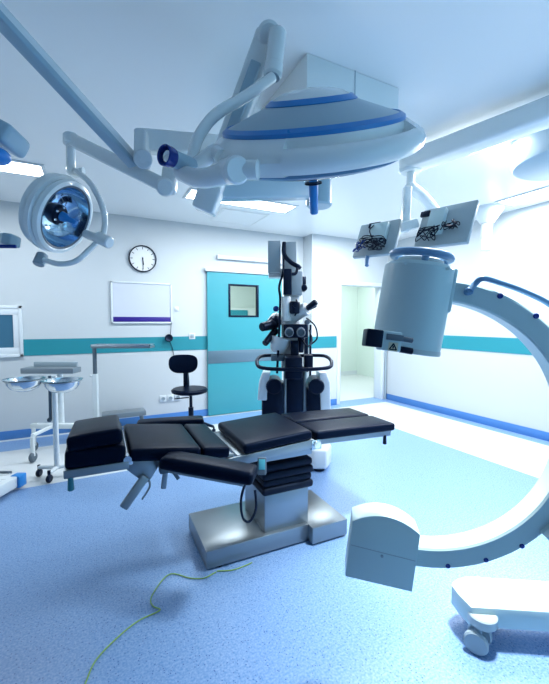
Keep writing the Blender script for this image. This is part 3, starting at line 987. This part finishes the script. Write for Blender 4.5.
# tube housing at the lower end
XB = -.073
w2 = .115
yb, yt2, sag = -.580, -.372, .040
poly = [(-w2, yb), (w2, yb), (w2, yt2)]
for i in range(1, 20):
    s = 1 - i / 20 * 2
    poly.append((w2 * s, yt2 + sag * (1 - s * s)))
poly.append((-w2, yt2))
m_ = MB().prism(poly, -.03, .07, CT @ Matrix.Translation((XB, -.47, 0)) @ Matrix.Rotation(R(2), 4, 'Z') @ Matrix.Translation((0, .47, 0)), .003)
tb = obj('tube_housing', m_, 'carm', t, ang=25)
obj('seam', MB().box((XB, -.463, .0705), (w2 * 2 - .01, .002, .001), 0, CT), 'grey', tb)
obj('plug', MB().cyl(CT @ V((XB, -.475, .06)), CT @ V((XB, -.475, .073)), .005, seg=16), 'grey', tb)
# device on the lower left of the detector
dm = frame(P(383, 340.5, 1.10), -fw, rt)
dm = dm @ Matrix.Rotation(R(-7), 4, 'Z')
dv = obj('laser_unit', MB().box((.018, 0, 0), (.06, .058, .05), .004, dm), 'carm', t)
obj('black_cover', MB().box((-.033, .003, .004), (.05, .052, .05), .004, dm), 'black', dv)
obj('slot', MB().box((.026, .012, .026), (.05, .018, .004), .001, dm), 'dgrey', dv)
obj('connector', MB().cyl(dm @ V((.048, .012, .01)), dm @ V((.085, .010, .01)), .008, bev=.002), 'dgrey', dv)
obj('connector', MB().cyl(dm @ V((.048, -.02, .01)), dm @ V((.088, -.022, .01)), .010, bev=.002), 'black', dv)
wl = obj('warning_label', MB().box((.024, -.016, .0258), (.028, .026, .0012), 0, dm), 'label', dv, label='pale label with a black warning triangle')
m_ = MB()
tri = [(.0, .010), (.0105, -.008), (-.0105, -.008)]
for i in range(3):
    a, b_ = tri[i], tri[(i + 1) % 3]
    m_.beam(dm @ V((.024 + a[0], -.016 + a[1], .0268)), dm @ V((.024 + b_[0], -.016 + b_[1], .0268)), .0035, .001, upv=-fw, bev=0)
m_.beam(dm @ V((.024, -.012, .0268)), dm @ V((.024, -.021, .0268)), .004, .001, upv=-fw, bev=0)
obj('triangle', m_, 'black', dv)
# hose over the top of the arc
pts = [CM @ (onface(469, 291) + V((0, 0, .012))), P(475, 284, 1.20), P(483, 278.5, 1.19), P(500, 283, 1.20), P(525, 292, 1.21), P(552, 306, 1.22), P(585, 335, 1.23), P(612, 380, 1.25)]
obj('hose', MB().tube(pts, .0095, seg=12).cyl(CM @ (onface(467, 292) + V((0, 0, -.01))), CM @ (onface(469, 291) + V((0, 0, .014))), .013, bev=.003), 'bluem', t, label='slate blue hose')
# carriage, cross arm, column and trolley (mostly beyond the right edge)
m_ = arc(.488, .585, -34, 20, -.07, .07, CT, 20, .01)
cr = obj('carriage', m_, 'carm', t)
m_ = MB().box((.76, .05, 0), (.45, .16, .13), .02, CM)
obj('cross_arm', m_, 'carm', t)
m_ = MB().box((1.08, (.17 - zc + 1.15 - zc) / 2, 0), (.26, 1.15 - .17, .3), .03, CM)
obj('column', m_, 'carmw', t)
g0, g1 = F(471, 607, .175), F(549, 612, .175)
ex_ = (g1 - g0); ex_.z = 0; ex_.normalize()
ey_ = V((-ex_.y, ex_.x, 0))
BM = Matrix((ex_, ey_, V((0, 0, 1)))).transposed().to_4x4(); BM.translation = V((g0.x, g0.y, 0))
dn, df = 0.0, .19
tip = -.03
poly = [(tip, dn + .125), (tip + .008, dn + .07), (0, dn), (1.05, dn), (1.05, df), (tip + .09, df), (tip + .04, df - .02), (tip + .012, df - .045)]
m_ = MB().prism(poly, .088, .175, BM, .006)
obj('leg', m_, 'carm', t)
m_ = MB().box((.93, .0, .137), (.42, .80, .075), .02, BM)
obj('trolley_base', m_, 'carmw', t)
hs_ = []
for (cx, cy, full) in ((.05, dn + .01, 1), (.13, df - .01, 1), (.95, -.33, 0), (.95, .33, 0)):
    mm = BM @ Matrix.Translation((cx, cy, 0))
    cs = obj('caster', MB().lathe([(0, .148), (.05, .148), (.056, .142), (.056, .11), (.05, .104), (0, .104)], mm, 32), 'carmw', t)
    m2 = MB()
    for s in (-1, 1):
        m2.cyl(mm @ V((-.02 + s * .012, -.012 + s * .014, .046)), mm @ V((-.02 + s * .024, -.012 + s * .034, .046)), .046, seg=28, bev=.006)
    m2.cyl(mm @ V((-.02, -.012, .046)), mm @ V((-.02, -.012, .106)), .014)
    m2.cyl(mm @ V((-.04, -.036, .046)), mm @ V((.0, .012, .046)), .01)
    obj('wheel', m2, 'grey', cs)

# ------------------------------------------------------------------ surgical microscope
MD = 3.55
mlat = (292 - 274.5) / FPX * MD
mk = camframe(mlat, MD, 0)
sc_ = FPX / MD


def mz(y): return CH + (321.5 - y) / sc_ 
def mx_(x): return (x - 292) / sc_
def mb_box(x0, x1, y0, y1, d0=-.05, d1=.05, bev=.008):
    a, b2 = mx_(x0), mx_(x1)
    z1_, z0_ = mz(y0), mz(y1)
    return MB().box(((a + b2) / 2, (d0 + d1) / 2, (z0_ + z1_) / 2), (b2 - a, d1 - d0, z1_ - z0_), bev, mk)
def mp(x, y, d=0.0): return mk @ V((mx_(x), d, mz(y)))


t = thing('surgical_microscope', 'tall black and grey surgical microscope standing before the teal door', 'microscope', mk.translation)
q = F(320, 473)
ql = mk.inverted() @ q
m_ = MB().prism([(-.30, -.30), (-.30, .28), (.32, .28), (.36, -.2), (ql.x + .085, ql.y + .06), (ql.x + .06, ql.y), (ql.x - .06, ql.y - .0), (ql.x - .09, ql.y + .05), (.0, -.3)], .03, .21, mk, .02, 3)
obj('base', m_, 'light', t)
m_ = MB()
for a in ((-.25, -.25), (-.25, .23), (.27, .23), (ql.x, ql.y + .07)):
    obj('base_foot', MB().cyl(mk @ V((a[0], a[1], 0)), mk @ V((a[0], a[1], .06)), .045), 'rubber', t)
obj('column', mb_box(286, 303, 366, 430, -.08, .08), 'black', t)
m_ = mb_box(283.5, 286.2, 366, 430, -.085, .02, .003)
m2 = mb_box(303, 306, 366, 430, -.085, .02, .003)
obj('column_trim', m_, 'steel', t); obj('column_trim', m2, 'steel', t)
for (xa, xb, s) in ((258, 284, -1), (306, 330, 1)):
    side = obj('side_cabinet', mb_box(xa + 4, xb, 382, 440, -.14, .14, .02) if s < 0 else mb_box(xa, xb - 4, 386, 440, -.14, .14, .02), 'black', t)
    z0_, z1_ = mz(398 if s < 0 else 440), mz(371)
    x_ = mx_(xa) if s < 0 else mx_(xb)
    poly = [(x_, z0_), (x_ - s * .09, z0_), (x_ - s * .09, z0_ + .06), (x_ - s * .12, z1_), (x_ - s * .05, z1_ + .005), (x_ - s * .015, z1_ - .09)]
    m_ = MB().prism(poly, -.15, .15, mk @ Matrix.Rotation(R(90), 4, 'X'), .012, 3)
    obj('side_cover', m_, 'light', side)
    obj('side_motor', MB().cyl(mp((xa + xb) / 2 - s * 3, 384, -.17), mp((xa + xb) / 2 - s * 3, 384, .1), .075, bev=.01), 'black', side)
m_ = MB().tube([mp(*a) for a in ((258, 360, -.24), (264, 364, -.32), (292, 365, -.34), (322, 364, -.32), (328, 360, -.24), (326, 356, -.12), (318, 355, -.05), (292, 355.5, -.03), (268, 355, -.05), (260, 356, -.12))], .017, closed=True, seg=10)
obj('handlebar', m_, 'black', t)
obj('handlebar_mount', mb_box(284, 300, 354, 374, -.34, .06, .012), 'black', t)
obj('tower', mb_box(281.5, 300, 296, 372, .02, .16, .01), 'light', t)
obj('stand_post', MB().beam(mp(294, 340, -.1), mp(294, 362, -.1), .075, .075, upv=fw, bev=.01), 'black', t)
obj('cable_box', mb_box(268, 280.5, 242, 273, -.02, .16, .006), 'grey', t)
obj('tower_head', mb_box(282.5, 296.5, 242, 275, .03, .2, .006), 'grey', t)
obj('cable_tray', mb_box(268.5, 303, 268, 277, .06, .18, .008), 'light', t)
obj('motor_block', mb_box(284, 301.5, 273, 296, -.1, .1, .01), 'grey', t)
obj('motor_cover', mb_box(283, 291, 271, 296, -.14, -.05, .01), 'black', t)
m_ = MB()
m_.tube([mp(*a) for a in ((284, 244, 0), (284, 256, -.05), (290, 264, -.08), (297, 268, -.08), (299, 269, -.06))], .022, seg=10)
m_.tube([mp(*a) for a in ((283, 250, -.03), (283, 272, -.06), (279, 288, -.1), (280, 300, -.1), (279, 330, -.12), (277, 372, -.1))], .012, seg=8)
m_.tube([mp(*a) for a in ((297, 268, -.08), (295, 275, -.1), (289, 276, -.12))], .014, seg=8)
obj('cables', m_, 'black', t)
obj('side_knob', MB().cyl(mp(303, 289, -.1), mp(303, 289, .03), .032, bev=.006).box((0, 0, 0), (.06, .06, .08), .01, Matrix.Translation(mp(302, 281, .0))), 'black', t)
obj('lamp_housing', MB().cyl(mp(286, 297, -.08), mp(286, 322, -.08), .045, bev=.01), 'white', t)
m_ = MB().tube([mp(*a) for a in ((286, 326, .0), (292, 318, -.02), (300, 312, -.06), (306, 309, -.1))], .062, seg=14)
obj('optics_body', m_, 'light', t)
m_ = MB()
for d in (-.02, .035):
    m_.cyl(mp(306, 309, -.12 + d), mp(314, 303.5 + d * 40, -.16 + d), .026, .03, bev=.006)
obj('eyepiece', m_, 'black', t, label='black eyepiece at the upper right')
m_ = mb_box(283, 306, 324, 337, -.18, .02, .012)
hd = obj('binocular_head', m_, 'black', t)
for x in (289, 300):
    obj('eyepiece', MB().cyl(mp(x, 330, -.14), mp(x - 1, 332, -.26), .036, .042, bev=.008).lathe([(.028, 0), (.028, .012), (.036, .014), (.04, .0), (.028, 0)], frame(mp(x - 1, 332, -.262), -fw)), 'dgrey', hd)
obj('assistant_scope', MB().cyl(mp(262, 327, -.14), mp(274, 324, -.02), .042, .05, bev=.008).ball(mp(275, 322, 0), .065), 'black', t)
obj('assistant_tube', MB().cyl(mp(265, 343, -.14), mp(276, 330, .0), .03, .036, bev=.006), 'black', t)
obj('assistant_arm', MB().tube([mp(*a) for a in ((270, 322, .02), (276, 316, .05), (284, 322, .06))], .035, seg=12), 'light', t)
obj('objective_housing', MB().lathe([(0, 0), (.05, 0), (.075, .03), (.09, .09), (.1, .15), (0, .15)], frame(mp(277, 352, -.05), mk.to_3x3() @ V((.25, 0, 1)))), 'light', t)
obj('focus_knob', MB().cyl(mp(276, 309, -.06), mp(276, 309, .03), .028, bev=.006), 'blued', t)
obj('objective', MB().cyl(mp(300, 352, -.06), mp(301, 336, -.06), .03, .035, bev=.006), 'black', t)
m_ = MB()
for (a) in (((306, 318, -.05), (314, 326, -.1), (316, 338, -.08), (309, 345, -.05)), ((300, 338, -.1), (306, 345, -.16), (311, 340, -.1), (309, 330, -.04)), ((296, 300, -.02), (299, 308, -.09), (294, 316, -.1))):
    m_.tube([mp(*q) for q in a], .008, seg=8)
obj('cables', m_, 'black', t)
obj('body_clamp', MB().cyl(mp(294, 302, -.1), mp(294, 314, -.1), .05, bev=.01).cyl(mp(294, 306, -.16), mp(294, 306, -.05), .02), 'black', t)
obj('fine_knob', MB().cyl(mp(306, 322, -.16), mp(306, 322, -.05), .024, bev=.005), 'dgrey', t)
obj('lower_bracket', mb_box(271, 285, 354, 360, -.12, .02, .01), 'dgrey', t)
obj('control_box', mb_box(303.5, 312, 354, 368, -.12, .0, .01), 'black', t)
obj('rear_pole', MB().cyl(mp(313.5, 325, .30), mp(313.5, 404, .30), .012).cyl(mp(308, 325, .2), mp(308, 375, .2), .022), 'black', t)

# ------------------------------------------------------------------ basin stand with two bowls
BD = 3.12
bk = camframe((51 - 274.5) / FPX * BD, BD, 0)
sb = FPX / BD
def bp(x, y, d=0.0): return bk @ V(((x - 51) / sb, d, CH + (321.5 - y) / sb))
t = thing('basin_stand', 'white wheeled basin stand with two steel bowl rings at the left', 'stand', bk.translation)
obj('pole', MB().cyl(bp(52.5, 476 - 5), bp(52.5, 376), .022), 'white', t)
obj('inner_tube', MB().cyl(bp(47.5, 420), bp(48, 376), .012).ball(bp(46.5, 421), .02), 'dgrey', t)
obj('crossbar', MB().tube([bp(46, 381, -.02), bp(48, 381, -.02), bp(49, 381, -.02)], .008, seg=10).cyl(bp(52.5, 379), bp(52.5, 384), .03), 'steel', t)
for i, (a, d) in enumerate((((34, 465), .0), ((53, 478), -.12), ((74, 462), .1))):
    q = bp(a[0], 470, d); q.z = .085
    lg = obj('foot', MB().tube([bp(52.5, 470, 0) * 1.0, (bp(52.5, 470, 0) + q) / 2, q], .018, seg=10, smooth=False), 'white', t)
    obj('wheel', MB().cyl(q + rt * -.016 - V((0, 0, .05)), q + rt * .016 - V((0, 0, .05)), .034, bev=.008).cyl(q - V((0, 0, .05)), q + V((0, 0, .02)), .012), 'black', lg)
for (x, dd, lb) in ((30.5, -.10, 'steel bowl on the left ring of the basin stand'), (71, -.15, 'steel bowl on the right ring of the basin stand')):
    q = bp(x, 378, dd)
    T = Matrix.Translation(q) @ Matrix.Scale(.92, 4)
    rg = obj('bowl_ring', MB().cyl(V((bp(52.5, 378).x, bp(52.5, 378).y, q.z - .012)), q + (V((bp(52.5, 378).x, bp(52.5, 378).y, q.z)) - q).normalized() * .150 - V((0, 0, .008)), .007).tube([q + V((.143 * math.cos(a * PI / 16), .143 * math.sin(a * PI / 16), 0)) for a in range(32)], .005, closed=True, seg=8, smooth=False), 'steel', t)
    bw = MB().lathe([(0, -.105), (.06, -.102), (.11, -.078), (.138, -.04), (.146, .0065), (.166, .0075), (.166, .0105), (.144, .0095), (.137, -.038), (.107, -.074), (.06, -.097), (0, -.10)], T, 40)
    o = obj('bowl', bw, 'chrome', origin=q - V((0, 0, .0966)))
    tag(o, lb, 'bowl', 'steel bowls on the basin stand')

# instrument trolley behind it (flat shelf + top)
TD = 3.75
tk = camframe((50 - 274.5) / FPX * TD, TD, 0)
stt = FPX / TD
def tp(x, y, d=0.0): return tk @ V(((x - 50) / stt, d, CH + (321.5 - y) / stt))
t = thing('instrument_table', 'narrow grey wheeled table behind the basin stand', 'table', tk.translation)
def tbx(x0, x1, y0, y1, d0, d1, bev=.006):
    a, b2 = (x0 - 50) / stt, (x1 - 50) / stt
    za, zb2 = CH + (321.5 - y1) / stt, CH + (321.5 - y0) / stt
    return MB().box(((a + b2) / 2, (d0 + d1) / 2, (za + zb2) / 2), (b2 - a, d1 - d0, zb2 - za), bev, tk)
obj('top', tbx(24, 76, 367.5, 373, -.08, .08), 'steeld', t)
obj('back_rail', tbx(29, 73, 362.5, 368, .05, .08), 'grey', t)
obj('leg', MB().cyl(tp(54, 372, .08), tp(54, 428, .08), .028), 'white', t)
m_ = tbx(26, 96, 425.5, 430.5, .0, .06)
obj('foot_bar', m_, 'white', t)
for (x, d) in ((30, .0), (90, .0), (48, -.3)):
    q = tp(x, 432, d); 
    cs = obj('caster', MB().cyl(q + V((0, 0, .03)), V((q.x, q.y, .06)), .02).beam(tp(x, 428, .03), V((q.x, q.y, tp(x, 428, 0).z)), .03, .03, bev=.004), 'white', t)
    obj('wheel', MB().cyl(V((q.x, q.y, .05)) - rt * .018, V((q.x, q.y, .05)) + rt * .018, .05, bev=.01), 'dgrey', cs)

# overbed tray stand: pole with tray top
OD = 4.15
ok = camframe((94 - 274.5) / FPX * OD, OD, 0)
so = FPX / OD
def op_(x, y, d=0.0): return ok @ V(((x - 94) / so, d, CH + (321.5 - y) / so))
t = thing('tray_stand', 'steel overbed tray stand with a single pole at its left end', 'tray stand', ok.translation)
obj('pole', MB().beam(op_(94, 348), op_(94, 438), .035, .035, upv=fw, bev=.004), 'dgrey', t)
obj('pole_sleeve', MB().beam(op_(94, 374), op_(94, 436), .05, .05, upv=fw, bev=.004).ball(op_(90, 376), .02), 'white', t)
m_ = MB().box((.34, -.03, op_(94, 346.5).z), (.66, .16, .025), .006, ok)
obj('tray', m_, 'steel', t)
m_ = MB()
for a in ((.01, .67, -.11, -.098), (.01, .67, .038, .05), (.01, .022, -.11, .05), (.658, .67, -.11, .05)):
    m_.box(((a[0] + a[1]) / 2, (a[2] + a[3]) / 2, op_(94, 346.5).z + .018), (a[1] - a[0], a[3] - a[2], .02), .003, ok)
obj('tray_rim', m_, 'chrome', t)
m_ = MB().box((.25, 0, .055), (.6, .06, .04), .008, ok).box((0, -.1, .055), (.06, .4, .04), .008, ok)
obj('foot', m_, 'white', t)
m_ = MB()
for a in ((-.0, -.28), (.5, 0), (0, .08)):
    q = ok @ V((a[0], a[1], .02)); obj('wheel', MB().cyl(q - rt * .015, q + rt * .015, .02), 'black', t)

# low step behind the table
ck = WY(124.5, 414, 4.78)
t = thing('step_stool', 'low grey step stool near the back wall behind the table', 'step stool', (ck.x, 4.78, 0))
zt_ = ck.z + .02
obj('tread', MB().box((ck.x, 4.85, zt_ - .03), (.5, .2, .06), .01), 'steeld', t)
for s in (-1, 1):
    for d in (-1, 1):
        obj('leg', MB().beam((ck.x + s * .20, 4.85 + d * .07, zt_ - .05), (ck.x + s * .22, 4.85 + d * .08, 0), .03, .03, bev=.004), 'steel', t)

# stool with backrest
KD = 4.25
kk = camframe((188 - 274.5) / FPX * KD, KD, 0)
sk = FPX / KD
def kp(x, y, d=0.0): return kk @ V(((x - 188) / sk, d, CH + (321.5 - y) / sk))
t = thing('swivel_chair', 'black swivel chair with small rounded backrest in front of the back wall', 'chair', kk.translation)
zs = kp(188, 391).z
m_ = MB().lathe([(0, -.03), (.17, -.03), (.205, -.015), (.21, .01), (.19, .028), (0, .032)], kk @ Matrix.Translation((.01, 0, zs)), 40)
obj('seat', m_, 'vinyl', t)
poly = []
for i in range(40):
    a = 2 * PI * i / 40
    ca, sa = math.cos(a), math.sin(a)
    poly.append((.165 * math.copysign(abs(ca) ** .6, ca) * (1 - .18 * (sa < 0) * abs(sa)), .11 * math.copysign(abs(sa) ** .6, sa)))
bm_ = frame(kp(181.5, 364.5, .06), -fw * .95 + rt * .25, rt)
m_ = MB().prism(poly, -.02, .03, bm_, .014, 3)
for v_ in m_.bm.verts:
    l = bm_.inverted() @ v_.co
    l.z += l.x * l.x * 2.2
    v_.co = bm_ @ l
obj('backrest', m_, 'vinyl', t)
m_ = MB().tube([kp(183, 366, .1), kp(184, 380, .13), kp(185, 392, .1), kp(188, 395, .0)], .022, seg=10)
m_.box((0, 0, 0), (.055, .03, .2), .008, kk @ Matrix.Translation(kk.inverted() @ kp(183, 380, .1)))
obj('back_support', m_, 'black', t)
obj('gas_lift', MB().cyl(kp(190, 396), kp(190, 412), .018).cyl(kp(190, 408), kp(190, 418), .03), 'black', t)
obj('height_lever', MB().cyl(kp(188, 398), kp(174, 399, -.03), .007), 'black', t)
for i in range(5):
    a = R(72 * i + 20)
    c0 = kk @ V((.02, 0, .20)); c1 = kk @ V((.02 + .27 * math.cos(a), .27 * math.sin(a), .085))
    lg = obj('base_leg', MB().beam(c0, c1, .05, .05, bev=.01, w1=.03, h1=.03), 'black', t)
    obj('wheel', MB().cyl(c1 - V((0, 0, .055)) - rt * .02, c1 - V((0, 0, .055)) + rt * .02, .03, bev=.006).cyl(c1 - V((0, 0, .05)), c1, .01), 'black', lg)

# low platform with blue corner at the left edge
z_ = .12
c0 = F(27, 472, z_); e0 = F(-3, 489, z_); e1 = F(-14, 470, z_)
ux = (e0 - c0).normalized(); uy = V((-ux.y, ux.x, 0))
if uy.dot(e1 - c0) < 0: uy = -uy
pm = Matrix((ux, uy, V((0, 0, 1)))).transposed().to_4x4(); pm.translation = V((c0.x, c0.y, 0))
if pm.determinant() < 0:
    pm = Matrix((uy, ux, V((0, 0, 1)))).transposed().to_4x4(); pm.translation = V((c0.x, c0.y, 0)); flip = True
else: flip = False
t = thing('low_platform', 'low white wheeled platform with a blue corner bumper at the left edge', 'platform', pm.translation)
def pbox(a0, a1, b0, b1, z0, z1, bev):
    if flip: a0, a1, b0, b1 = b0, b1, a0, a1
    return MB().box(((a0 + a1) / 2, (b0 + b1) / 2, (z0 + z1) / 2), (a1 - a0, b1 - b0, z1 - z0), bev, pm)
obj('deck', pbox(.02, .7, .02, .8, .03, z_ - .004, .008), 'white', t)
m_ = pbox(0, .085, 0, .085, .02, z_, .012)
obj('corner_bumper', m_, 'blue', t, label='blue corner bumper')
obj('edge_rail', pbox(-.004, .03, .13, .8, z_ - .03, z_ + .006, .004), 'dgrey', t)
m_ = MB()
for a in ((.15, .15), (.55, .15), (.15, .65), (.55, .65)):
    q = pm @ V((a[0], a[1], 0)); obj('foot', MB().cyl(q, q + V((0, 0, .04)), .03), 'rubber', t)

# ------------------------------------------------------------------ world and view
wd = bpy.data.worlds.new('world'); S.world = wd
wd.use_nodes = True
bg = wd.node_tree.nodes['Background']
bg.inputs[0].default_value = (.26, .58, .84, 1)
bg.inputs[1].default_value = 1.3
S.view_settings.view_transform = 'Standard'
S.view_settings.look = 'None'
S.view_settings.gamma = 1
S.view_settings.exposure = .46
S.view_settings.use_curve_mapping = False
